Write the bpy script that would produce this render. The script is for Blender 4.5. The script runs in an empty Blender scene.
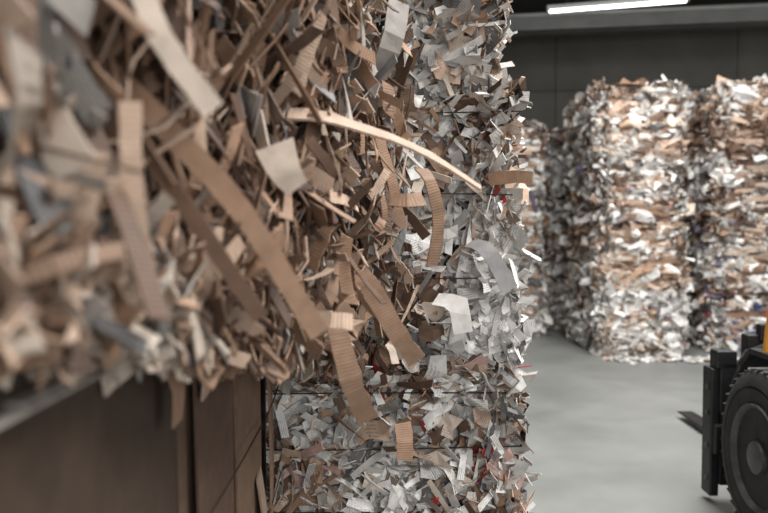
import bpy, bmesh, math
import numpy as np
from mathutils import Vector, Matrix
rng = np.random.default_rng(7)
scene = bpy.context.scene
scene.view_settings.view_transform = 'Standard'
scene.view_settings.look = 'None'
scene.view_settings.exposure = 0.0

def lin(c):
    c = np.array(c, float) / 255.0
    return np.where(c <= 0.04045, c / 12.92, ((c + 0.055) / 1.055) ** 2.4)

# ---------------------------------------------------------------- materials
def new_mat(name):
    m = bpy.data.materials.new(name); m.use_nodes = True
    nt = m.node_tree
    return m, nt, nt.nodes['Principled BSDF']

def mat_noise(name, c1, c2, scale=3.0, rough=0.7, metal=0.0, bump=0.0, detail=6, bscale=None):
    m, nt, b = new_mat(name)
    tc = nt.nodes.new('ShaderNodeTexCoord')
    n = nt.nodes.new('ShaderNodeTexNoise'); n.inputs['Scale'].default_value = scale
    n.inputs['Detail'].default_value = detail
    r = nt.nodes.new('ShaderNodeValToRGB')
    r.color_ramp.elements[0].position = 0.3; r.color_ramp.elements[1].position = 0.7
    r.color_ramp.elements[0].color = (*lin(c1), 1); r.color_ramp.elements[1].color = (*lin(c2), 1)
    nt.links.new(tc.outputs['Object'], n.inputs['Vector'])
    nt.links.new(n.outputs['Fac'], r.inputs['Fac'])
    nt.links.new(r.outputs['Color'], b.inputs['Base Color'])
    b.inputs['Roughness'].default_value = rough; b.inputs['Metallic'].default_value = metal
    if bump:
        n2 = nt.nodes.new('ShaderNodeTexNoise'); n2.inputs['Scale'].default_value = bscale or scale * 6
        n2.inputs['Detail'].default_value = 8
        nt.links.new(tc.outputs['Object'], n2.inputs['Vector'])
        bp = nt.nodes.new('ShaderNodeBump'); bp.inputs['Strength'].default_value = bump
        bp.inputs['Distance'].default_value = 0.01
        nt.links.new(n2.outputs['Fac'], bp.inputs['Height'])
        nt.links.new(bp.outputs['Normal'], b.inputs['Normal'])
    return m

def paper_material():
    m, nt, b = new_mat('shredded_paper')
    N = nt.nodes.new; Lk = nt.links.new
    def math_(op, a, b_=None, c_=None):
        q = N('ShaderNodeMath'); q.operation = op
        for i, v in enumerate((a, b_, c_)):
            if v is None: continue
            if isinstance(v, (int, float)): q.inputs[i].default_value = v
            else: Lk(v, q.inputs[i])
        return q.outputs[0]
    at = N('ShaderNodeAttribute'); at.attribute_name = 'Col'
    uv = N('ShaderNodeUVMap'); uv.uv_map = 'UVMap'
    sep = N('ShaderNodeSeparateXYZ'); Lk(uv.outputs['UV'], sep.inputs['Vector'])
    ridge = math_('MULTIPLY', math_('SINE', math_('MULTIPLY', sep.outputs['X'], 2 * math.pi / 0.0075)), at.outputs['Alpha'])
    tc = N('ShaderNodeTexCoord')
    n = N('ShaderNodeTexNoise'); n.inputs['Scale'].default_value = 28; n.inputs['Detail'].default_value = 5
    Lk(tc.outputs['Object'], n.inputs['Vector'])
    mr = N('ShaderNodeMapRange'); mr.inputs[1].default_value = 0.3; mr.inputs[2].default_value = 0.7
    mr.inputs[3].default_value = 0.78; mr.inputs[4].default_value = 1.08
    Lk(n.outputs['Fac'], mr.inputs[0])
    vm = N('ShaderNodeVectorMath'); vm.operation = 'SCALE'
    Lk(at.outputs['Color'], vm.inputs[0]); Lk(mr.outputs[0], vm.inputs['Scale'])
    # printed text lines on part of the plain paper
    lines = math_('GREATER_THAN', math_('SINE', math_('MULTIPLY', sep.outputs['Y'], 2 * math.pi / 0.0065)), 0.25)
    n3 = N('ShaderNodeTexNoise'); n3.inputs['Scale'].default_value = 330; n3.inputs['Detail'].default_value = 1
    Lk(uv.outputs['UV'], n3.inputs['Vector'])
    brk = math_('GREATER_THAN', n3.outputs['Fac'], 0.47)
    n4 = N('ShaderNodeTexNoise'); n4.inputs['Scale'].default_value = 13; n4.inputs['Detail'].default_value = 0
    Lk(tc.outputs['Object'], n4.inputs['Vector'])
    reg = math_('GREATER_THAN', n4.outputs['Fac'], 0.56)
    inv = math_('SUBTRACT', 1.0, at.outputs['Alpha'])
    mask = math_('MULTIPLY', math_('MULTIPLY', lines, brk), math_('MULTIPLY', math_('MULTIPLY', reg, inv), 0.55))
    mx = N('ShaderNodeMix'); mx.data_type = 'RGBA'
    Lk(mask, mx.inputs['Factor']); Lk(vm.outputs[0], mx.inputs['A']); mx.inputs['B'].default_value = (.05, .045, .05, 1)
    Lk(mx.outputs['Result'], b.inputs['Base Color'])
    add = math_('MULTIPLY_ADD', n.outputs['Fac'], 3.0, ridge)
    bp = N('ShaderNodeBump'); bp.inputs['Strength'].default_value = 0.5; bp.inputs['Distance'].default_value = 0.0007
    Lk(add, bp.inputs['Height']); Lk(bp.outputs['Normal'], b.inputs['Normal'])
    b.inputs['Roughness'].default_value = 0.7
    b.inputs['Specular IOR Level'].default_value = 0.3
    return m
PAPER = paper_material()

# ---------------------------------------------------------------- palettes
PAL = {
 'white': (238,235,230), 'offwhite': (216,212,206), 'warmgrey': (170,163,156), 'grey': (116,114,113),
 'kraft': (161,130,107), 'dkraft': (108,84,69), 'lkraft': (196,169,148), 'cream': (220,203,186),
 'red': (156,52,46), 'blue': (72,84,120), 'dark': (62,52,46), 'pink': (206,170,158), 'purple': (124,116,136),
}
CORR = {'kraft', 'dkraft', 'lkraft'}
def pick(n, weights, clump=None, amt=0.30, lo=0.6, hi=1.05):
    names = list(weights); w = np.array([weights[k] for k in names], float); w /= w.sum()
    cw = np.cumsum(w)
    r = rng.random(n)
    if clump is not None:
        r = np.clip(r + amt * clump, 0, 0.9999)
    idx = np.searchsorted(cw, r).clip(0, len(names) - 1)
    table = np.array([list(lin(PAL[k])) + [1.0 if k in CORR else 0.0] for k in names])
    c = table[idx].copy()
    c[:, :3] *= rng.uniform(lo, hi, (n, 1))
    return c

class Acc:
    def __init__(s): s.v = []; s.f = []; s.uv = []; s.c = []; s.n = 0
    def add(s, V, F, UV, C):
        s.v.append(V); s.f.append(F + s.n); s.uv.append(UV); s.c.append(C); s.n += len(V)
    def build(s, name, origin=None):
        V = np.concatenate(s.v); F = np.concatenate(s.f); UV = np.concatenate(s.uv); C = np.concatenate(s.c)
        if origin is None: origin = np.zeros(3)
        V = V - np.array(origin)
        me = bpy.data.meshes.new(name)
        me.vertices.add(len(V)); me.vertices.foreach_set('co', V.astype(np.float32).ravel())
        me.loops.add(F.size); me.polygons.add(len(F))
        me.polygons.foreach_set('loop_start', np.arange(0, F.size, 4, dtype=np.int32))
        me.loops.foreach_set('vertex_index', F.astype(np.int32).ravel())
        me.update(calc_edges=True)
        me.shade_flat()
        ul = me.uv_layers.new(name='UVMap')
        ul.data.foreach_set('uv', UV[F.ravel()].astype(np.float32).ravel())
        ca = me.color_attributes.new('Col', 'FLOAT_COLOR', 'POINT')
        ca.data.foreach_set('color', C.astype(np.float32).ravel())
        me.materials.append(PAPER)
        ob = bpy.data.objects.new(name, me); ob.location = origin
        scene.collection.objects.link(ob)
        return ob

def norm(a): return a / np.maximum(np.linalg.norm(a, axis=-1, keepdims=True), 1e-9)

def centerline(P, T, N, L, curl, side, K):
    s = np.linspace(-0.5, 0.5, K + 1)
    th = curl[:, None] * s[None]
    kink = rng.normal(0, 0.45, len(P)) * (rng.random(len(P)) < 0.6); kp = rng.uniform(-.3, .3, len(P))
    th = th + kink[:, None] * (s[None] > kp[:, None])
    ph = side[:, None] * s[None]
    B = np.cross(T, N)
    d = (np.cos(th) * np.cos(ph))[..., None] * T[:, None] + np.sin(th)[..., None] * N[:, None] + (np.cos(th) * np.sin(ph))[..., None] * B[:, None]
    step = d * (L / K)[:, None, None]
    c = np.cumsum(step, axis=1) - step * 0.5
    c = c - c.mean(axis=1, keepdims=True) + P[:, None]
    nn = norm(np.cos(th)[..., None] * N[:, None] - np.sin(th)[..., None] * T[:, None])
    bb = norm(np.cross(d, nn))
    return c, d, nn, bb, s

def add_strips(acc, P, T, N, L, W, curl, twist, side, col, K=6, thick=0.003):
    """solid cardboard strips with real thickness"""
    n = len(P)
    c, d, nn, bb, s = centerline(P, T, N, L, curl, side, K)
    tw = twist[:, None] * (s[None] + 0.5)
    wd = np.cos(tw)[..., None] * bb + np.sin(tw)[..., None] * nn
    wn = norm(np.cross(wd, d))
    w = (W[:, None] * (1 + 0.09 * rng.normal(size=(n, K + 1))))[..., None] * 0.5
    w2 = (W[:, None] * (1 + 0.09 * rng.normal(size=(n, K + 1))))[..., None] * 0.5
    th = thick * 0.5
    skew = rng.uniform(-0.5, 0.5, n)[:, None, None] * W[:, None, None] * 0.6
    ends = np.zeros((n, K + 1, 1)); ends[:, 0] = 1; ends[:, -1] = 1
    sk = ends * skew * d
    V = np.stack([c - w * wd - th * wn - sk, c + w2 * wd - th * wn + sk, c + w2 * wd + th * wn + sk, c - w * wd + th * wn - sk], axis=2)
    V = V.reshape(n, (K + 1) * 4, 3)
    f = []
    for i in range(K):
        for j in range(4):
            a = i * 4 + j; b = i * 4 + (j + 1) % 4
            f.append([a, b, b + 4, a + 4])
    f.append([3, 2, 1, 0]); q = K * 4; f.append([q, q + 1, q + 2, q + 3])
    f = np.array(f)
    F = (f[None] + (np.arange(n) * (K + 1) * 4)[:, None, None]).reshape(-1, 4)
    off = rng.random(n)
    u = (s[None] + 0.5) * L[:, None] + off[:, None]
    UV = np.zeros((n, K + 1, 4, 2)); UV[..., 0] = u[..., None]
    UV[:, :, 1, 1] = W[:, None]; UV[:, :, 2, 1] = W[:, None]
    C = np.repeat(col, (K + 1) * 4, axis=0)
    acc.add(V.reshape(-1, 3), F, UV.reshape(-1, 2), C)

def add_scraps(acc, P, T, N, L, W, curl, twist, col, K=3, crumple=0.08, jag=0.25):
    n = len(P)
    c, d, nn, bb, s = centerline(P, T, N, L, curl, rng.normal(0, 0.3, n), K)
    tw = twist[:, None] * s[None]
    wd = np.cos(tw)[..., None] * bb + np.sin(tw)[..., None] * nn
    cols = np.array([-0.5, 0.0, 0.5])
    w = W[:, None, None, None] * cols[None, None, :, None] * (1 + jag * rng.normal(size=(n, K + 1, 1, 1))).clip(0.35, 1.6)
    V = c[:, :, None] + w * wd[:, :, None]
    V = V + (W * crumple)[:, None, None, None] * rng.normal(size=V.shape)
    fold = (rng.normal(0, 0.3, n) * W)[:, None, None]
    V[:, :, 1] += fold * nn
    V = V.reshape(n, -1, 3)
    f = []
    for i in range(K):
        for j in range(2):
            a = i * 3 + j; f.append([a, a + 1, a + 4, a + 3])
    f = np.array(f)
    F = (f[None] + (np.arange(n) * (K + 1) * 3)[:, None, None]).reshape(-1, 4)
    UV = np.zeros((n, K + 1, 3, 2))
    off = rng.random((n, 1, 1))
    UV[..., 0] = ((s[None] + .5) * L[:, None])[..., None] + off; UV[..., 1] = (W[:, None] * (cols + .5)[None])[:, None, :] + off
    C = np.repeat(col, (K + 1) * 3, axis=0)
    acc.add(V.reshape(-1, 3), F, UV.reshape(-1, 2), C)

def add_path_strip(acc, pts, width, wdir, colname, thick=0.004, taper=1.0, tone=1.0, nsub=14, wob=0.04):
    """one hand shaped strip through given points"""
    pts = [Vector(p) for p in pts]
    ext = [pts[0] * 2 - pts[1]] + pts + [pts[-1] * 2 - pts[-2]]
    out = []
    segs = len(pts) - 1
    for k in range(nsub + 1):
        t = k / nsub * segs; i = min(int(t), segs - 1); f = t - i
        p0, p1, p2, p3 = ext[i:i + 4]
        out.append(0.5 * ((2 * p1) + (p2 - p0) * f + (2 * p0 - 5 * p1 + 4 * p2 - p3) * f * f + (3 * p1 - p0 - 3 * p2 + p3) * f ** 3))
    c = np.array([tuple(p) for p in out])
    d = norm(np.gradient(c, axis=0)); wd = np.array(wdir, float)
    wd = norm(wd[None] - (d @ wd)[:, None] * d)
    wn = norm(np.cross(wd, d)); K = nsub
    tp = np.linspace(1, taper, K + 1)
    w = (width * 0.5 * (1 + wob * rng.normal(size=K + 1)) * tp)[:, None]; th = thick / 2
    w2 = (width * 0.5 * (1 + wob * rng.normal(size=K + 1)) * tp)[:, None]
    V = np.stack([c - w * wd - th * wn, c + w2 * wd - th * wn, c + w2 * wd + th * wn, c - w * wd + th * wn], axis=1).reshape(-1, 3)
    f = []
    for i in range(K):
        for j in range(4):
            a = i * 4 + j; b = i * 4 + (j + 1) % 4; f.append([a, b, b + 4, a + 4])
    f.append([3, 2, 1, 0]); q = K * 4; f.append([q, q + 1, q + 2, q + 3])
    ln = np.concatenate([[0], np.cumsum(np.linalg.norm(np.diff(c, axis=0), axis=1))])
    UV = np.zeros((K + 1, 4, 2)); UV[..., 0] = ln[:, None]
    C = np.tile(np.append(lin(PAL[colname]) * tone, 1.0 if colname in CORR else 0.0), ((K + 1) * 4, 1))
    acc.add(V, np.array(f), UV.reshape(-1, 2), C)

def fnoise(P, k, seed):
    r = np.random.default_rng(seed); o = np.zeros(len(P))
    for i in range(5):
        q = r.normal(size=3) * k; o += np.sin(P @ q + r.random() * 6.28)
    return o / 2.5

def add_box_core(acc, x0, x1, y0, y1, z0, z1, color, amp=0.02, seed=1, step=0.12):
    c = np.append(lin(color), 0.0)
    def face(o, a, b):
        o, a, b = map(lambda t: np.array(t, float), (o, a, b))
        na = max(2, int(np.linalg.norm(a) / step)); nb = max(2, int(np.linalg.norm(b) / step))
        I, J = np.meshgrid(np.linspace(0, 1, na + 1), np.linspace(0, 1, nb + 1), indexing='ij')
        V = o + I[..., None] * a + J[..., None] * b; V = V.reshape(-1, 3)
        nz = fnoise(V, 9, seed)
        ctr = np.array([(x0 + x1) / 2, (y0 + y1) / 2, (z0 + z1) / 2])
        V = V + (V - ctr) * (nz * amp)[:, None] * np.array([1, 1, 0])
        F = np.array([[i * (nb + 1) + j, (i + 1) * (nb + 1) + j, (i + 1) * (nb + 1) + j + 1, i * (nb + 1) + j + 1] for i in range(na) for j in range(nb)])
        acc.add(V, F, V[:, :2] * 0, np.tile(c, (len(V), 1)))
    X, Y, Z = x1 - x0, y1 - y0, z1 - z0
    face((x0, y0, z0), (X, 0, 0), (0, 0, Z)); face((x1, y0, z0), (0, Y, 0), (0, 0, Z))
    face((x1, y1, z0), (-X, 0, 0), (0, 0, Z)); face((x0, y1, z0), (0, -Y, 0), (0, 0, Z))
    face((x0, y0, z1), (X, 0, 0), (0, Y, 0)); face((x0, y1, z0), (X, 0, 0), (0, -Y, 0))

def face_points(box, side, n):
    x0, x1, y0, y1, z0, z1 = box
    a, b = rng.random(n), rng.random(n)
    if side == '-y': P = np.stack([x0 + (x1 - x0) * a, np.full(n, y0), z0 + (z1 - z0) * b], 1); N = (0, -1, 0); H = (1, 0, 0)
    if side == '-x': P = np.stack([np.full(n, x0), y0 + (y1 - y0) * a, z0 + (z1 - z0) * b], 1); N = (-1, 0, 0); H = (0, 1, 0)
    if side == '+x': P = np.stack([np.full(n, x1), y0 + (y1 - y0) * a, z0 + (z1 - z0) * b], 1); N = (1, 0, 0); H = (0, 1, 0)
    if side == '+z': P = np.stack([x0 + (x1 - x0) * a, y0 + (y1 - y0) * b, np.full(n, z1)], 1); N = (0, 0, 1); H = (1, 0, 0)
    return P, np.array(N, float), np.array(H, float)

def frames(n, N, H, angsd, outsd, angmean=0.0, uniform=False):
    Vv = np.cross(N, H)
    ang = rng.uniform(0, 2 * np.pi, n) if uniform else rng.normal(angmean, angsd, n)
    T = np.cos(ang)[:, None] * H + np.sin(ang)[:, None] * Vv
    T = norm(T + (rng.normal(0, outsd, n))[:, None] * N)
    tilt = rng.normal(0, outsd * 1.2, n)
    Bx = norm(np.cross(T, N[None].repeat(n, 0)))
    Nn = norm(np.cross(Bx, T))
    Nn = norm(np.cos(tilt)[:, None] * Nn + np.sin(tilt)[:, None] * Bx)
    return T, Nn

def add_wires(acc, box, zs, out=0.012):
    x0, x1, y0, y1, z0, z1 = box
    for z in zs:
        z = z0 + (z1 - z0) * z
        o = out
        pts = [(x0 - o, y1, z), (x0 - o, y0 - o, z), (x1 + o, y0 - o, z + 0.01), (x1 + o, y1, z)]
        for a, b in zip(pts[:-1], pts[1:]):
            a = np.array(a); b = np.array(b); m = (a + b) / 2 + np.array([0, 0, rng.normal(0, 0.008)])
            add_path_strip(acc, [a, m, b], 0.004, (0, 0, 1), 'dark', 0.004, nsub=8, tone=0.5)

def bale(name, box, wts, dens=1400, size=0.08, seed=1, sides=('-y', '-x', '+x', '+z'), core=(96, 76, 62), strip_frac=0.3,
         angsd=0.35, outsd=0.5, relief=0.05, wires=(0.2, 0.4, 0.6, 0.8), wscale=1.0, clumpk=5.0, uniform=False, thick=0.003, depth=0.04, lsd=0.4,
         wr=(0.22, 0.6), groove=0.0, amt=0.3, seam=0.05, lo=0.6, slits=0.0, end=.35):
    acc = Acc(); x0, x1, y0, y1, z0, z1 = box
    g = depth * 0.5 + 0.01
    add_box_core(acc, x0 + g, x1 - g, y0 + g, y1 - 0.01, z0 + 0.005, z1 - 0.01, core, 0.012, seed)  # dark core colour paints in the shade between the pieces
    for sd in sides:
        w = {'-y': (x1 - x0) * (z1 - z0), '-x': (y1 - y0) * (z1 - z0), '+x': (y1 - y0) * (z1 - z0), '+z': (x1 - x0) * (y1 - y0)}[sd]
        n = int(w * dens * (0.5 if sd == '+z' else 1))
        ns = int(n * strip_frac)
        for kind, m in (('strip', ns), ('scrap', n - ns)):
            if m < 1: continue
            P, N, H = face_points(box, sd, m)
            dp = rng.uniform(0, depth, m)
            bul = fnoise(P, 6, seed + 3) * relief * 0.4 - dp
            if groove and sd != '+z':
                zz = (P[:, 2] - z0) / (z1 - z0)
                gd = np.min(np.stack([np.abs(zz - q) * (z1 - z0) for q in wires]), axis=0)
                bul -= groove * np.exp(-(gd / 0.025) ** 2)
            P = P + N * bul[:, None]
            edge = np.minimum(np.abs(P[:, 2] - z0), np.abs(P[:, 2] - z1)) if sd != '+z' else np.ones(m)
            P = P - N * (np.clip(seam - edge, 0, 1) * 0.8)[:, None]
            T, Nn = frames(m, N, H, angsd, outsd, uniform=uniform)
            S_ = P * np.array([1, 1, 2.4])
            cl = fnoise(S_, clumpk, seed + 11)
            col = pick(m, wts, cl, amt, lo)
            L = size * rng.lognormal(0, lsd, m); W = L * rng.uniform(wr[0], wr[1], m) * wscale
            L = np.minimum(L, size * 2.6); W = np.minimum(W, size * 1.1)
            if slits:
                keep = fnoise(P * np.array([1, 1, .7]), 17, seed + 5) + rng.normal(0, .25, m) > -1.0 + slits
                keep |= dp > depth * .75
                P, T, Nn, col, L, W = P[keep], T[keep], Nn[keep], col[keep], L[keep], W[keep]; m = len(P)
            lift = np.abs((T @ N)) * L * 0.25
            P = P + N * lift[:, None]
            # keep pieces inside the bale outline along the face so corners stay square
            if sd in ('-y', '+z'):
                P[:, 0] = np.clip(P[:, 0], x0 + np.abs(T[:, 0]) * L * end, x1 - np.abs(T[:, 0]) * L * end)
            if kind == 'strip':
                L = L * 1.7; W = np.clip(size * rng.uniform(0.12, 0.5, m), 0.006, 0.045)
                add_strips(acc, P, T, Nn, L, W, rng.normal(0, 0.45, m), rng.normal(0, 0.4, m), rng.normal(0, 0.15, m), col, 5, thick)
            else:
                add_scraps(acc, P, T, Nn, L, W, rng.normal(0, 0.7, m), rng.normal(0, 0.5, m), col * np.array([1, 1, 1, 0.0]))
    add_wires(acc, box, wires, out=0.008 - groove * .5)
    for arr in acc.v:
        if z0 < 0.05: arr[:, 2] = np.maximum(arr[:, 2], 0.002)
    return acc, name, (0.5 * (x0 + x1), 0.5 * (y0 + y1), z0)

WHITE = dict(white=42, offwhite=28, warmgrey=8, grey=3, pink=2, red=.4, blue=.5, purple=1, cream=7, lkraft=5, kraft=6, dkraft=2)
MIX = dict(white=28, offwhite=19, warmgrey=7, grey=3, purple=1, cream=8, lkraft=11, kraft=15, dkraft=7)
BROWN = dict(white=13, offwhite=11, warmgrey=6, cream=9, lkraft=21, kraft=27, dkraft=13)

# ---------------------------------------------------------------- sharp stack (mid distance)
FOC_LOW = dict(white=24, offwhite=18, warmgrey=11, grey=6, red=1.6, pink=2, blue=.3, cream=9, lkraft=13, kraft=19, dkraft=12)
FOC_MID = dict(white=36, offwhite=20, warmgrey=9, grey=4, red=1.1, cream=9, lkraft=10, kraft=13, dkraft=6)
FOC_TOP = dict(white=18, offwhite=16, warmgrey=13, grey=7, cream=10, lkraft=14, kraft=20, dkraft=10)
fk_ = dict(uniform=True, outsd=0.38, relief=0.09, depth=0.11, lsd=0.65, wr=(0.25, 0.8), lo=0.5, end=.5)
a, n, o = bale('paper_bale', (-0.75, 0.465, 2.55, 4.2, 0.0, 1.03), FOC_LOW, dens=5600, size=0.058, seed=21, strip_frac=0.38,
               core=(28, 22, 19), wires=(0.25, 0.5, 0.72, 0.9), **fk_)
a.build(n, o)
a, n, o = bale('paper_bale', (-0.75, 0.455, 2.55, 4.2, 1.04, 1.98), FOC_MID, dens=5200, size=0.063, seed=22, strip_frac=0.34,
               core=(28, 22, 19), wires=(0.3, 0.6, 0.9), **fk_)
S = add_path_strip
S(a, [(0.28, 2.42, 1.455), (0.326, 2.36, 1.432), (0.394, 2.33, 1.309)], 0.055, (0.9, 0.2, 0.4), 'grey', 0.002, tone=1.3, nsub=5, wob=.08)
S(a, [(0.35, 2.5, 1.665), (0.43, 2.44, 1.67), (0.48, 2.42, 1.665)], 0.042, (0, -0.3, 1), 'kraft', 0.004, tone=1.1, nsub=4)
S(a, [(0.17, 2.45, 1.27), (0.24, 2.42, 1.25), (0.26, 2.42, 1.16)], 0.07, (1, 0.2, 0.2), 'offwhite', 0.001, nsub=4, wob=.1)
S(a, [(0.06, 2.44, 0.86), (0.07, 2.42, 0.80), (0.065, 2.42, 0.74)], 0.055, (1, 0.2, 0.1), 'kraft', 0.003, nsub=4, wob=.06)
a.build(n, o)
a, n, o = bale('paper_bale', (-0.75, 0.375, 2.55, 4.2, 1.99, 2.95), FOC_TOP, dens=5000, size=0.060, seed=23, strip_frac=0.55,
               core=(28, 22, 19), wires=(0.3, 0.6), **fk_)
a.build(n, o)

# ---------------------------------------------------------------- near overhanging shredded cardboard bale
NEAR = dict(cream=5, warmgrey=8, grey=4, lkraft=18, kraft=36, dkraft=29)
acc = Acc()
def facex(y): return -0.40 + 0.165 * (y - 0.6)
def slab():
    ys = np.linspace(0.45, 2.36, 24); zs = np.linspace(1.37, 2.7, 16)
    I, J = np.meshgrid(ys, zs, indexing='ij')
    X = facex(I) - 0.21
    P = np.stack([X, I, J], -1).reshape(-1, 3); P[:, 0] += fnoise(P, 8, 5) * 0.02
    nb = len(zs)
    F = np.array([[i * nb + j, (i + 1) * nb + j, (i + 1) * nb + j + 1, i * nb + j + 1] for i in range(len(ys) - 1) for j in range(nb - 1)])
    c = np.append(lin((24, 18, 14)), 0)  # near-black, shadow behind the strips put into the colour
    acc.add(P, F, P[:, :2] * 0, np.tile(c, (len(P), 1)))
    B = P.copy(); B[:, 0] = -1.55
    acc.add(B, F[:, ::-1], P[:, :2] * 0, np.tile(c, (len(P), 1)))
    def band(A, Bq):
        m = len(A); V = np.concatenate([A, Bq]); Fq = np.array([[i, i + 1, m + i + 1, m + i] for i in range(m - 1)])
        acc.add(V, Fq, V[:, :2] * 0, np.tile(c, (len(V), 1)))
    G = P.reshape(len(ys), nb, 3); H = B.reshape(len(ys), nb, 3)
    band(G[0], H[0]); band(G[-1], H[-1]); band(G[:, 0], H[:, 0]); band(G[:, -1], H[:, -1])
slab()
N = np.array([1.0, 0, 0]); H = np.array([0, 0, -1.0])
def zlim(y): return 1.51 - 0.205 * y
def near_set(P, T, Nn, L, W, K=7, th=0.0035, cl=True):
    low = P[:, 2] - np.abs(T[:, 2]) * L * 0.5
    reach = P[:, 0] + np.abs(T[:, 0]) * L * 0.5
    keep = (low > zlim(P[:, 1])) & (reach < -0.22 + 0.24 * (P[:, 1] - 0.5).clip(0, 9)) | (P[:, 1] > 2.3)
    keep &= ~((P[:, 1] < 0.8) & (reach > -0.22))
    P, T, Nn, L, W = P[keep], T[keep], Nn[keep], L[keep], W[keep]; n = len(P)
    add_strips(acc, P, T, Nn, L, W, rng.normal(0, 0.3, n), rng.normal(0, 0.4, n), rng.normal(0, 0.12, n), pick(n, NEAR, fnoise(P, 5, 8) if cl else None, lo=.4, hi=.95), K, th)
n = 5000
y = 0.5 + 1.9 * rng.random(n); z = 1.36 + 1.2 * rng.random(n)
P = np.stack([facex(y) - 0.19 + 0.23 * rng.random(n), y, z], 1); P[:, 0] += fnoise(P, 7, 9) * 0.045
T, Nn = frames(n, N, H, 0.75, 0.35)
L = rng.lognormal(math.log(0.17), 0.45, n); W = rng.uniform(0.010, 0.038, n)
big = rng.random(n) < 0.07; W[big] = rng.uniform(.045, .075, big.sum()); L[big] = np.minimum(L[big], .14)
P[:, 0] += np.abs(T[:, 0]) * L * 0.2
near_set(P, T, Nn, L, W)
# loose hanging fringe sagging over the bale below
n = 3000
y = 0.55 + 1.85 * rng.random(n); zb = zlim(y)
z = zb + (1.46 - zb) * rng.random(n) ** 0.8
x = -0.36 + (facex(y) + 0.36 + 0.05) * rng.random(n) ** 0.6
x = np.maximum(x, -0.34 + 0.02 * rng.random(n))
P = np.stack([x, y, z], 1)
T, Nn = frames(n, N, H, 0.7, 0.4)
L = rng.lognormal(math.log(0.13), 0.35, n); W = rng.uniform(0.010, 0.038, n)
near_set(P, T, Nn, L, W)
# end of the bale facing the next stack
n = 1500
y = np.full(n, 2.36) + rng.uniform(-0.06, 0.03, n); x = -1.0 + (facex(2.38) + 1.02) * rng.random(n); z = 1.36 + 1.25 * rng.random(n)
P = np.stack([x, y, z], 1); T, Nn = frames(n, np.array([0, 1.0, 0]), H, 1.0, 0.2)
near_set(P, T, Nn, rng.lognormal(math.log(0.1), 0.35, n), rng.uniform(0.016, 0.04, n), 5)
# big individual strips
S(acc, [(-0.27, 1.5, 1.722), (-0.17, 1.53, 1.732), (-0.073, 1.6, 1.722), (0.082, 1.7, 1.677), (0.225, 1.75, 1.594)], 0.042, (0.1, 0.85, 0.65), 'lkraft', 0.006, taper=0.45, tone=.8, wob=.1)
S(acc, [(-0.40, 0.95, 1.74), (-0.313, 1.0, 1.658), (-0.205, 1.1, 1.519), (-0.105, 1.2, 1.33)], 0.034, (0.8, 0.3, 0.3), 'kraft', 0.005, tone=1.1)
S(acc, [(-0.31, 0.98, 1.60), (-0.25, 1.02, 1.50), (-0.18, 1.08, 1.37)], 0.024, (0.8, 0.1, 0.5), 'dkraft', 0.005, tone=1.2)
S(acc, [(-0.305, 0.78, 1.58), (-0.31, 0.75, 1.50), (-0.315, 0.75, 1.378)], 0.034, (1, 0.2, 0), 'lkraft', 0.004)
S(acc, [(-0.28, 0.83, 1.64), (-0.275, 0.82, 1.53), (-0.262, 0.83, 1.424)], 0.024, (1, 0.3, 0), 'lkraft', 0.004)
S(acc, [(-0.38, 0.74, 1.52), (-0.34, 0.72, 1.56), (-0.29, 0.72, 1.59)], 0.055, (0.6, 0.2, -1), 'cream', 0.004, tone=0.7)
S(acc, [(-0.28, 0.86, 1.78), (-0.25, 0.86, 1.71), (-0.204, 0.9, 1.642)], 0.028, (1, 0.3, 0.4), 'cream', 0.004)
S(acc, [(-0.10, 1.6, 1.30), (-0.09, 1.56, 1.26), (-0.065, 1.54, 1.17), (-0.035, 1.6, 1.085)], 0.046, (1, 0.2, 0.3), 'kraft', 0.005, tone=.75, nsub=10, wob=.09)
S(acc, [(-0.06, 1.82, 1.39), (-0.034, 1.78, 1.363), (0.03, 1.76, 1.25), (0.08, 1.8, 1.18)], 0.048, (1, 0.1, 0.5), 'kraft', 0.005, nsub=10, wob=.09, tone=.85)
S(acc, [(0.10, 2.02, 1.66), (0.125, 1.98, 1.62), (0.145, 2.0, 1.52), (0.13, 2.02, 1.40)], 0.038, (1, 0.6, 0.1), 'kraft', 0.004, tone=0.7, nsub=7, wob=.1)
S(acc, [(-0.19, 1.3, 1.645), (-0.17, 1.28, 1.60), (-0.15, 1.3, 1.57)], 0.07, (1, 0.2, 0.6), 'cream', 0.003, tone=0.85, taper=.6, wob=0)
S(acc, [(-0.16, 1.45, 1.32), (-0.10, 1.42, 1.325), (-0.06, 1.43, 1.32)], 0.034, (0, 0.5, 1), 'lkraft', 0.004, nsub=4)
S(acc, [(-0.24, 1.2, 1.42), (-0.19, 1.17, 1.46), (-0.16, 1.2, 1.49)], 0.05, (0.5, 0.2, 1), 'kraft', 0.004)
S(acc, [(0.02, 1.9, 1.575), (0.06, 1.88, 1.57), (0.10, 1.9, 1.575)], 0.04, (0, 0.7, 1), 'kraft', 0.004, nsub=4, tone=.8)
S(acc, [(-0.02, 2.0, 1.90), (0.02, 1.95, 1.98), (0.04, 2.0, 2.10)], 0.06, (1, 0.5, 0), 'warmgrey', 0.003, nsub=5, tone=.7)
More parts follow.
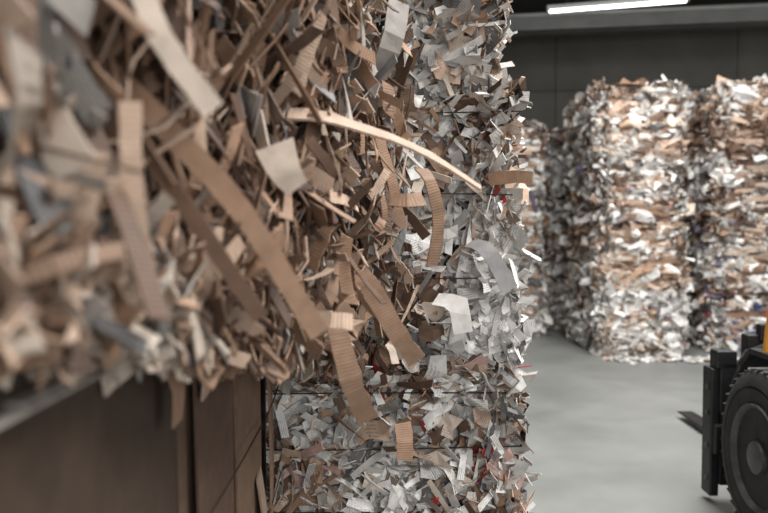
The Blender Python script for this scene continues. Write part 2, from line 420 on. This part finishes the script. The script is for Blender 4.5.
# loose tangle reaching over the gap towards the next stack
n = 900
y = 1.5 + 0.85 * rng.random(n); z = 1.25 + 1.2 * rng.random(n)
P = np.stack([facex(y) + 0.02 + 0.20 * rng.random(n) ** 1.6 * (0.4 + 0.6 * (y - 1.5) / 0.85), y, z], 1)
T, Nn = frames(n, N, H, 1.1, 0.45)
add_strips(acc, P, T, Nn, rng.lognormal(math.log(0.13), 0.4, n), rng.uniform(0.008, 0.038, n), rng.normal(0, .4, n), rng.normal(0, .5, n), rng.normal(0, .2, n), pick(n, NEAR, lo=.5), 7, 0.003)
acc.build('shredded_cardboard_bale', (-0.8, 1.4, 1.37))

# ---------------------------------------------------------------- lower cardboard bale
acc = Acc()
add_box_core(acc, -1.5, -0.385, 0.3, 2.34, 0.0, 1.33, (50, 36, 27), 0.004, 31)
ys = [0.3, 1.32, 2.34]
for i in range(len(ys) - 1):
    for zz0, zz1 in ((0.02, 0.50), (0.47, 1.345)):
        ya, yb = ys[i] + 0.004, ys[i + 1] - 0.003; xx = -0.372 + rng.uniform(-0.004, 0.008)
        S(acc, [(xx, ya, (zz0 + zz1) / 2), (xx + 0.012, (ya + yb) / 2, (zz0 + zz1) / 2), (xx - 0.004, yb, (zz0 + zz1) / 2)], zz1 - zz0, (0, 0, 1), 'kraft', 0.005, tone=(0.14, .28)[i], nsub=8, wob=0.004)  # kraft darkened to paint in shade, deepest on the near panels
# folded flaps and crushed panels near the far corner
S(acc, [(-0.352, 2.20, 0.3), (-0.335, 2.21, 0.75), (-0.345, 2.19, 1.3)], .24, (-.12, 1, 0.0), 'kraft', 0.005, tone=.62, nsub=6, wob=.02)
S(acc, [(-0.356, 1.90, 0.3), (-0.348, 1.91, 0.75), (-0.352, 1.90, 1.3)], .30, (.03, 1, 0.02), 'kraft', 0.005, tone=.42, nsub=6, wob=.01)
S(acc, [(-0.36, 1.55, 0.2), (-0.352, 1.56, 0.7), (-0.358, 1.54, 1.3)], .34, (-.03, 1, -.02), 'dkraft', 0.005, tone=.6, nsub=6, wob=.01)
S(acc, [(-0.345, 2.05, 0.55), (-0.325, 2.02, 0.68), (-0.34, 2.0, 0.84)], .10, (-.1, 1, .3), 'lkraft', 0.005, tone=.5, nsub=5, wob=.05)
for k in range(6):   # torn edge tabs
    yy = 1.2 + .19 * k
    S(acc, [(-0.352, yy, 1.30), (-0.335, yy + .01, 1.24), (-0.34, yy + .015, 1.18)], rng.uniform(.03, .07), (0, 1, .2), ['kraft', 'lkraft', 'dkraft'][k % 3], 0.004, nsub=4, wob=.1, tone=.8)
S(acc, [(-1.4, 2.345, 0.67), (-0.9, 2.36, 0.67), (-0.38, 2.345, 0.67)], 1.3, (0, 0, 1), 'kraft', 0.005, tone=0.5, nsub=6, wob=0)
for k in range(5):   # flat grey sheets lying on top, slightly overhanging
    zt = 1.335 + 0.006 * k; yy = 0.62 + .32 * k
    S(acc, [(-1.0, yy, zt), (-0.6, yy + 0.01, zt), (-0.325 + rng.uniform(-.015, .012), yy + 0.01, zt - 0.006)], 0.5, (0.03, 1, 0), 'warmgrey', 0.003, nsub=6, tone=0.85, wob=.02)
for z, dz in ((0.35, .01), (0.72, -.03), (1.02, -.06)):
    S(acc, [(-0.332, 0.3, z), (-0.330, 1.2, z + dz), (-0.322, 2.0, z + dz * .6), (-0.33, 2.37, z)], 0.0028, (0, 0, 1), 'dark', 0.0028, nsub=14, tone=0.4)
acc.build('cardboard_bale', (-0.9, 1.3, 0.0))

# ---------------------------------------------------------------- background stacks
def stack(x0, x1, y0, y1, levels, pals, seed, dens=2700, size=0.12, name='paper_bale'):
    z = 0.0
    for i, (h, p) in enumerate(zip(levels, pals)):
        jx, jy = rng.uniform(-0.025, 0.025), rng.uniform(-0.03, 0.03)
        box = (x0 + jx, x1 + jx, y0 + jy, y1 + jy, z, z + h - 0.02)
        a, n, o = bale(name, box, p, dens=dens, size=size, seed=seed + i * 7,
                       strip_frac=0.08, angsd=0.45, outsd=0.18, relief=0.03, depth=0.10, core=(26, 20, 17), clumpk=3.0, lsd=0.5, wr=(0.2, 0.55),
                       wires=(0.2, 0.4, 0.6, 0.8), groove=0.05, amt=0.26, seam=0.045, lo=0.6, slits=0.5, end=.5)
        for k in range(90 if p is BROWN else 34):
            l = rng.uniform(.06, .22); xx = rng.uniform(x0 + l, x1 - l); zz = z + rng.uniform(0.05, h - 0.05)
            S(a, [(xx - l, y0 + 0.0, zz + rng.uniform(-.02, .02)), (xx, y0 - 0.02, zz), (xx + l, y0 + 0.0, zz + rng.uniform(-.02, .02))], rng.uniform(.015, .07), (0, -.35, 1), str(rng.choice(['kraft', 'lkraft', 'kraft', 'dkraft', 'cream'])), 0.004, nsub=5, wob=.15, tone=rng.uniform(.7, 1.1))
        if i == len(levels) - 1:
            for k in range(90):
                l = .17; xx = rng.uniform(x0 + l, x1 - l); yy = rng.uniform(y0 + .02, y1 - .1); zt = z + h + rng.uniform(-0.04, 0.01)
                S(a, [(xx - l, yy, zt + rng.uniform(-.02, .02)), (xx, yy, zt + 0.01), (xx + l, yy, zt + rng.uniform(-.02, .02))], rng.uniform(.1, .3), (0, 1, rng.uniform(-.12, .12)), str(rng.choice(['kraft', 'lkraft', 'kraft', 'dkraft'])), 0.004, nsub=4)
        a.build(n, o); z += h

BLUEW = dict(blue=10, white=28, offwhite=20, purple=6, warmgrey=8, red=2, lkraft=8, kraft=12, dkraft=5)
stack(2.50, 3.52, 8.75, 10.3, (0.78, 0.78, 0.79, 0.81), (WHITE, BROWN, WHITE, MIX), 100)
stack(3.96, 5.2, 8.95, 10.4, (0.83, 0.80, 0.80, 0.79), (BLUEW, MIX, WHITE, BROWN), 200)
stack(1.35, 2.20, 10.3, 11.6, (1.0, 0.98, 0.96), (MIX, WHITE, WHITE), 300, dens=1900)
stack(2.42, 3.4, 11.0, 12.2, (0.98, 0.98, 0.98), (MIX, MIX, WHITE), 400, dens=1600)
stack(0.1, 1.15, 10.3, 11.6, (0.98, 0.98, 0.98), (WHITE, MIX, WHITE), 500, dens=1000)

# scraps lying on the floor by the stacks
acc = Acc()
m = 300
P = np.stack([rng.uniform(2.5, 4.6, m), 8.52 - np.abs(rng.normal(0, 0.10, m)), rng.uniform(0.006, 0.02, m)], 1)
T, Nn = frames(m, np.array([0, 0, 1.0]), np.array([1.0, 0, 0]), 0, 0.12, uniform=True)
L = rng.uniform(0.03, 0.11, m)
add_scraps(acc, P, T, Nn, L, L * rng.uniform(.3, .8, m), rng.normal(0, .4, m), rng.normal(0, .3, m), pick(m, WHITE) * np.array([1, 1, 1, 0]))
for arr in acc.v: arr[:, 2] = np.clip(arr[:, 2], 0.002, 0.04)
acc.build('loose_paper_scraps', (3, 8.5, 0))

# ---------------------------------------------------------------- mesh helpers
def link(name, bm, mat, parent=None, smooth=False, bevel=0.0):
    me = bpy.data.meshes.new(name); bm.normal_update(); bm.to_mesh(me); bm.free()
    me.materials.append(mat)
    if smooth:
        for p in me.polygons: p.use_smooth = True
    ob = bpy.data.objects.new(name, me); scene.collection.objects.link(ob)
    if bevel:
        mo = ob.modifiers.new('bevel', 'BEVEL'); mo.width = bevel; mo.segments = 2; mo.limit_method = 'ANGLE'
    if parent: ob.parent = parent
    return ob
def boxes(name, lst, mat, parent=None, bevel=0.0, rot=None):
    bm = bmesh.new()
    for (x0, x1, y0, y1, z0, z1) in lst:
        M = Matrix.Translation(((x0 + x1) / 2, (y0 + y1) / 2, (z0 + z1) / 2)) @ Matrix.Diagonal((x1 - x0, y1 - y0, z1 - z0, 1))
        bmesh.ops.create_cube(bm, size=1, matrix=M)
    return link(name, bm, mat, parent, bevel=bevel)
def prism(name, poly, x0, x1, mat, parent=None, bevel=0.0):
    bm = bmesh.new()
    A = [bm.verts.new((x0, p[0], p[1])) for p in poly]; B = [bm.verts.new((x1, p[0], p[1])) for p in poly]
    bm.faces.new(A); bm.faces.new(B[::-1]); k = len(poly)
    for i in range(k): bm.faces.new((A[i], B[i], B[(i + 1) % k], A[(i + 1) % k]))
    bmesh.ops.recalc_face_normals(bm, faces=bm.faces[:])
    return link(name, bm, mat, parent, bevel=bevel)
def lathe(name, prof, mat, center, parent=None, seg=64):
    bm = bmesh.new(); rings = []
    for (a_, r_) in prof:
        rings.append([bm.verts.new((center[0] + a_, center[1] + r_ * math.cos(2 * math.pi * i / seg), center[2] + r_ * math.sin(2 * math.pi * i / seg))) for i in range(seg)])
    for q in range(len(rings) - 1):
        for i in range(seg):
            bm.faces.new((rings[q][i], rings[q][(i + 1) % seg], rings[q + 1][(i + 1) % seg], rings[q + 1][i]))
    bm.faces.new(rings[0]); bm.faces.new(rings[-1][::-1])
    bmesh.ops.recalc_face_normals(bm, faces=bm.faces[:])
    ob = link(name, bm, mat, parent, smooth=True)
    mo = ob.modifiers.new('edge', 'EDGE_SPLIT'); mo.split_angle = math.radians(40)
    return ob
def tube(name, pts, r, mat, parent=None):
    cu = bpy.data.curves.new(name, 'CURVE'); cu.dimensions = '3D'; cu.bevel_depth = r; cu.bevel_resolution = 4
    sp = cu.splines.new('POLY'); sp.points.add(len(pts) - 1)
    for p, q in zip(sp.points, pts): p.co = (*q, 1)
    cu.use_fill_caps = True
    cu.materials.append(mat)
    ob = bpy.data.objects.new(name, cu); scene.collection.objects.link(ob)
    if parent: ob.parent = parent
    return ob

# ---------------------------------------------------------------- forklift
BLACK = mat_noise('black_steel', (20, 20, 22), (38, 38, 40), 8, 0.45, 0.3, 0.2)
RUBBER = mat_noise('tyre_rubber', (26, 26, 27), (50, 49, 48), 10, 0.75, 0, 0.3)
YEL = mat_noise('yellow_paint', (206, 140, 40), (220, 156, 54), 5, 0.4)
STEEL = mat_noise('worn_steel', (70, 68, 66), (120, 116, 110), 14, 0.4, 0.8, 0.2)
RIM = mat_noise('dark_rim', (54, 54, 56), (88, 87, 86), 12, 0.45, 0.3)
SEAT = mat_noise('black_vinyl', (20, 20, 20), (30, 30, 30), 20, 0.6)
fk = bpy.data.objects.new('forklift', None); scene.collection.objects.link(fk)
def wheel(nm, cx, cy, R, w, sgn):
    c = (cx, cy, R)
    def s(a_): return a_ * sgn
    lathe(nm + '_tyre', [(s(-w / 2), R * .60), (s(-w / 2), R * .86), (s(-w / 2 + .02), R * .96), (s(-w / 2 + .05), R * .985), (s(w / 2 - .05), R * .985), (s(w / 2 - .02), R * .96), (s(w / 2 - .002), R * .88), (s(w / 2 + .002), R * .80), (s(w / 2 - .008), R * .785), (s(w / 2 + .002), R * .77), (s(w / 2), R * .70), (s(w / 2 - .006), R * .62), (s(w / 2 - .02), R * .60)], RUBBER, c, fk)
    lathe(nm + '_rim', [(s(-w / 2 + .03), R * .58), (s(w / 2 - .005), R * .61), (s(w / 2 + .006), R * .59), (s(w / 2 - .01), R * .555), (s(w / 2 - .06), R * .52), (s(w / 2 - .075), R * .36), (s(w / 2 - .05), R * .33), (s(w / 2 - .045), R * .2), (s(w / 2 - .0), R * .18), (s(w / 2 + .01), R * .14), (s(w / 2 + .012), R * .02)], RIM, c, fk)
    bm = bmesh.new()
    for i in range(8):
        an = i * math.pi / 4
        M = Matrix.Translation((cx + s(w / 2 - .04), cy + R * .265 * math.cos(an), R + R * .265 * math.sin(an))) @ Matrix.Rotation(math.pi / 2, 4, 'Y')
        bmesh.ops.create_cone(bm, cap_ends=True, segments=6, radius1=.014, radius2=.014, depth=.03, matrix=M)
    link(nm + '_lug_nuts', bm, STEEL, fk)
    bm = bmesh.new()
    for i in range(40):
        an = i * 2 * math.pi / 40
        for k in (-1, 1):
            M = Matrix.Translation((cx + k * w * .25, cy, R)) @ Matrix.Rotation(an + k * .04, 4, 'X') @ Matrix.Translation((0, 0, R * .982)) @ Matrix.Rotation(k * .4, 4, 'Z') @ Matrix.Diagonal((w * .38, .034, .008, 1))
            bmesh.ops.create_cube(bm, size=1, matrix=M)
    link(nm + '_tread', bm, RUBBER, fk)
wheel('front_wheel_left', -.64, 0, .42, .25, -1); wheel('front_wheel_right', .64, 0, .42, .25, 1)
wheel('rear_wheel_left', -.58, -1.8, .33, .2, -1); wheel('rear_wheel_right', .58, -1.8, .33, .2, 1)
boxes('axle', [(-.56, .56, -.06, .06, .36, .48), (-.52, .52, -1.85, -1.75, .28, .38)], BLACK, fk)
boxes('chassis', [(-.48, .48, -1.7, .12, .2, .66), (-.70, -.48, -1.4, -.50, .22, .5), (.48, .70, -1.4, -.50, .22, .5), (-.72, .72, -.52, -.48, .25, .85)], BLACK, fk, .015)
prism('counterweight', [(-1.4, .64), (-1.42, 1.0), (-1.9, 1.05), (-2.3, .95), (-2.4, .6), (-2.3, .22), (-2.18, .2), (-2.17, .68)], -.68, .68, YEL, fk, .04)
prism('engine_hood', [(-1.42, .64), (-1.44, 1.02), (-.62, .98), (-.55, .64)], -.66, .66, YEL, fk, .03)
prism('dashboard_cowl', [(.1, .66), (.06, 1.08), (-.06, 1.12), (-.14, 1.05), (-.1, .66)], -.40, .50, YEL, fk, .02)
prism('seat', [(-.72, .98), (-.7, 1.1), (-1.12, 1.1), (-1.22, 1.5), (-1.3, 1.5), (-1.22, .98)], -.24, .24, SEAT, fk, .04)
tube('steering_column', [(-.05, -.05, 1.05), (-.05, -.32, 1.3)], .025, BLACK, fk)
ring = [(-.05 + .16 * math.cos(t), -.33 + .12 * math.sin(t), 1.31 + .1 * math.sin(t)) for t in np.linspace(0, 2 * math.pi, 33)]
tube('steering_wheel', ring, .014, BLACK, fk)
for sx, nm in ((-1, 'left'), (1, 'right')):
    prism('fender_front_' + nm, [(.38, .80), (.26, .90), (-.33, .90), (-.50, .68), (-.50, .63), (-.33, .87), (.25, .87), (.36, .78)], min(sx * .46, sx * .68), max(sx * .46, sx * .68), BLACK, fk, .006)
    tube('guard_post_front_' + nm, [(sx * .645, .14, .88), (sx * .645, .12, 1.0), (sx * .645, .07, 1.18), (sx * .48, -.28, 2.2)], .024, YEL, fk)
    tube('guard_post_rear_' + nm, [(sx * .55, -1.5, 1.0), (sx * .46, -1.4, 2.2)], .034, YEL, fk)
boxes('overhead_guard', [(-.50, .50, -.31, -.25, 2.18, 2.24), (-.50, .50, -1.44, -1.38, 2.18, 2.24), (-.50, -.44, -1.4, -.25, 2.18, 2.24), (.44, .50, -1.4, -.25, 2.18, 2.24)] + [(-.40 + .1 * k, -.375 + .1 * k, -1.4, -.25, 2.19, 2.22) for k in range(9)], BLACK, fk)
rails = []
for sx in (-1, 1):
    for (xo, th, y0_, y1_) in ((.34, .015, .32, .46), (.27, .012, .38, .5)):
        rails += [(sx * xo - th / 2, sx * xo + th / 2, y0_, y1_, .08, 2.25), (min(sx * xo, sx * (xo - .05)), max(sx * xo, sx * (xo - .05)), y0_, y0_ + .015, .08, 2.25), (min(sx * xo, sx * (xo - .05)), max(sx * xo, sx * (xo - .05)), y1_ - .015, y1_, .08, 2.25)]
boxes('mast_rails', rails, BLACK, fk)
boxes('mast_crossmembers', [(-.34, .34, .32, .36, .1, .24), (-.34, .34, .32, .36, .95, 1.03), (-.34, .34, .32, .36, 2.17, 2.25)], BLACK, fk, .004)
for sx in (-1, 1):
    t = 'l' if sx < 0 else 'r'
    tube('lift_cylinder_' + t, [(sx * .2, .4, .12), (sx * .2, .4, 2.0)], .035, BLACK, fk)
    tube('tilt_cylinder_' + t, [(sx * .4, -.25, .66), (sx * .36, .34, .66)], .032, STEEL, fk)
    tube('lift_chain_' + t, [(sx * .13, .46, .3), (sx * .13, .46, 2.05)], .014, STEEL, fk)
tube('hydraulic_hose', [(-.34, .40, .92), (-.46, .44, .90), (-.58, .5, .84), (-.64, .55, .70)], .014, RUBBER, fk)
tube('hydraulic_hose_2', [(-.34, .40, .86), (-.52, .44, .85), (-.62, .48, .76), (-.66, .55, .60)], .012, RUBBER, fk)
tube('hydraulic_hose_3', [(-.34, .40, 1.0), (-.44, .44, 1.0), (-.52, .52, .92), (-.55, .55, .76)], .010, RUBBER, fk)
boxes('carriage', [(-.73, .73, .60, .64, .58, .70), (-.73, .73, .60, .64, .14, .25), (-.32, -.24, .5, .62, .14, .70), (.24, .32, .5, .62, .14, .70),
                   (-.75, -.70, .54, .66, .04, .74), (.70, .75, .54, .66, .04, .74), (-.71, -.56, .52, .60, .50, .78), (-.73, -.62, .52, .62, .74, .84), (-.58, -.36, .50, .58, .80, .93), (-.52, -.40, .48, .54, .90, .99), (-.70, -.62, .54, .60, .10, .50)], BLACK, fk, .008)
boxes('carriage_bolts', [(-.758, -.748, .575 , .60, z_, z_ + .025) for z_ in (.12, .30, .48, .62)], STEEL, fk, .002)
boxes('side_shift_cylinder', [(-.7, .7, .56, .60, .33, .39), (-.74, -.62, .5, .62, .28, .44)], BLACK, fk, .008)
boxes('load_backrest', [(-.30, -.27, .6, .63, .64, .98), (.27, .30, .6, .63, .64, .98), (-.30, .30, .6, .63, .95, .99)] + [(-.16 + .16 * k, -.14 + .16 * k, .6, .62, .64, .96) for k in range(3)], BLACK, fk, .004)
for sx, nm in ((-.19, 'left'), (.34, 'right')):
    prism('fork_' + nm, [(.64, .70), (.64, .05), (.68, .035), (2.4, .045), (2.4, .055), (.70, .085), (.685, .12), (.685, .70)], sx - .06, sx + .06, BLACK, fk, .004)
    boxes('fork_hook_' + nm, [(sx - .05, sx + .05, .595, .69, .66, .72)], BLACK, fk, .004)
fk.location = (2.51, 3.46, 0.0); fk.rotation_euler = (0, 0, math.radians(-1.5))

# ---------------------------------------------------------------- room
def floor_mat():
    m, nt, b = new_mat('polished_concrete')
    tc = nt.nodes.new('ShaderNodeTexCoord')
    n1 = nt.nodes.new('ShaderNodeTexNoise'); n1.inputs['Scale'].default_value = 1.1; n1.inputs['Detail'].default_value = 10; n1.inputs['Roughness'].default_value = 0.65
    n2 = nt.nodes.new('ShaderNodeTexNoise'); n2.inputs['Scale'].default_value = 40; n2.inputs['Detail'].default_value = 4
    for q in (n1, n2): nt.links.new(tc.outputs['Object'], q.inputs['Vector'])
    r = nt.nodes.new('ShaderNodeValToRGB'); r.color_ramp.elements[0].position = .32; r.color_ramp.elements[1].position = .7
    r.color_ramp.elements[0].color = (*lin((104, 105, 102)), 1); r.color_ramp.elements[1].color = (*lin((126, 127, 124)), 1)
    nt.links.new(n1.outputs['Fac'], r.inputs['Fac'])
    nt.links.new(r.outputs['Color'], b.inputs['Base Color'])
    mr = nt.nodes.new('ShaderNodeMapRange'); mr.inputs[3].default_value = .32; mr.inputs[4].default_value = .6
    nt.links.new(n1.outputs['Fac'], mr.inputs[0]); nt.links.new(mr.outputs[0], b.inputs['Roughness'])
    bp = nt.nodes.new('ShaderNodeBump'); bp.inputs['Strength'].default_value = .1; bp.inputs['Distance'].default_value = .003
    nt.links.new(n2.outputs['Fac'], bp.inputs['Height']); nt.links.new(bp.outputs['Normal'], b.inputs['Normal'])
    return m
WALL = mat_noise('concrete_wall', (88, 86, 80), (106, 103, 96), 1.3, .85, 0, .2)
CEIL = mat_noise('dark_ceiling', (56, 56, 54), (68, 67, 65), 2, .8)
BEAM = mat_noise('painted_beam', (112, 113, 111), (132, 132, 129), 3, .6)
boxes('floor', [(-5, 10, -7, 15.5, -.1, 0)], floor_mat())
boxes('ceiling', [(-5, 10, -7, 15.5, 5.05, 5.2)], CEIL)
boxes('wall_left', [(-5.2, -5, -7, 15.5, 0, 5.05)], WALL)
boxes('wall_right', [(10, 10.2, -7, -2, 0, 5.05), (10, 10.2, 7, 15.5, 0, 5.05), (10, 10.2, -2, 7, 4.4, 5.05), (10, 10.2, -2, 7, 0, .9)], WALL)
boxes('wall_front', [(-5, -3.5, -7.2, -7, 0, 5.05), (6.5, 10, -7.2, -7, 0, 5.05), (-3.5, 6.5, -7.2, -7, 4.5, 5.05)], WALL)
wb = boxes('wall_back', [(-9, 9, 0, .2, 0, 5.05)] , WALL); wb.location = (3, 13.2, 0); wb.rotation_euler = (0, 0, math.radians(-9))
pj = boxes('trim_1', [(-9 + 3 * k, -8.98 + 3 * k, -.004, .002, 0, 5.0) for k in range(7)] + [(-9, 9, -.004, .002, 3.9, 3.92)], CEIL); pj.location = (3, 13.2, 0); pj.rotation_euler = wb.rotation_euler
bmr = boxes('ceiling_beam', [(-5, 5, -.1, .1, 4.74, 4.77), (-5, 5, -.02, .02, 4.55, 4.74), (-5, 5, -.1, .1, 4.52, 4.55)], BEAM); bmr.location = (4, 11.3, 0); bmr.rotation_euler = (0, 0, math.radians(-9))
bmr = boxes('ceiling_beam', [(-5, 5, -.12, .12, 4.75, 4.78), (-5, 5, -.12, .12, 4.98, 5.04), (-5, 5, -.02, .02, 4.78, 4.98)], BEAM); bmr.location = (4, 12.5, 0); bmr.rotation_euler = (0, 0, math.radians(-9))
tube('ceiling_pipe', [(-2, 11.1, 4.46), (8, 9.6, 4.46)], .03, BEAM)

lm, nt, b = new_mat('lamp_glow'); b.inputs['Emission Color'].default_value = (.95, .98, 1, 1); b.inputs['Emission Strength'].default_value = 5
lamp = bpy.data.objects.new('fluorescent_lamp', None); scene.collection.objects.link(lamp)
boxes('lamp_housing', [(-.85, .85, -.05, .05, .045, .09), (-.85, -.82, -.05, .05, .0, .045), (.82, .85, -.05, .05, .0, .045)], BEAM, lamp, .004)
tube('lamp_tube_1', [(-.82, 0, .022), (.82, 0, .022)], .02, lm, lamp)
tube('lamp_hanger_1', [(-.6, 0, .09), (-.6, 0, .79)], .006, BLACK, lamp); tube('lamp_hanger_2', [(.6, 0, .09), (.6, 0, .79)], .006, BLACK, lamp)
lamp.location = (2.92, 9.5, 4.27); lamp.rotation_euler = (0, 0, math.radians(-16))

# ---------------------------------------------------------------- light
def area(name, loc, rot, sx, sy, e, col):
    l = bpy.data.lights.new(name, 'AREA'); l.shape = 'RECTANGLE'; l.size = sx; l.size_y = sy; l.energy = e; l.color = col
    o = bpy.data.objects.new(name, l); o.location = loc; o.rotation_euler = rot; scene.collection.objects.link(o)
area('daylight_door', (1.5, -6.9, 2.3), (math.radians(90), 0, 0), 9.5, 4.3, 480, (1, .993, .98))
area('daylight_window', (9.9, 2.5, 2.7), (math.radians(90), 0, math.radians(90)), 8.5, 3.3, 230, (1, .993, .98))
area('roof_skylight', (2.5, 3.8, 5.0), (0, 0, 0), 2.6, 8.0, 980, (1, .993, .98))
w = bpy.data.worlds.new('World'); scene.world = w; w.use_nodes = True
w.node_tree.nodes['Background'].inputs[0].default_value = (.75, .85, 1, 1); w.node_tree.nodes['Background'].inputs[1].default_value = .4

# ---------------------------------------------------------------- camera
cd = bpy.data.cameras.new('camera'); cam = bpy.data.objects.new('camera', cd); scene.collection.objects.link(cam)
cd.lens = 35; cd.sensor_width = 36; cam.location = (0, 0, 1.5)
cam.rotation_euler = (math.radians(90 - 2.15), 0, 0)
cd.dof.use_dof = True; cd.dof.focus_distance = 2.45; cd.dof.aperture_fstop = 2.3
cd.clip_start = 0.02
scene.camera = cam
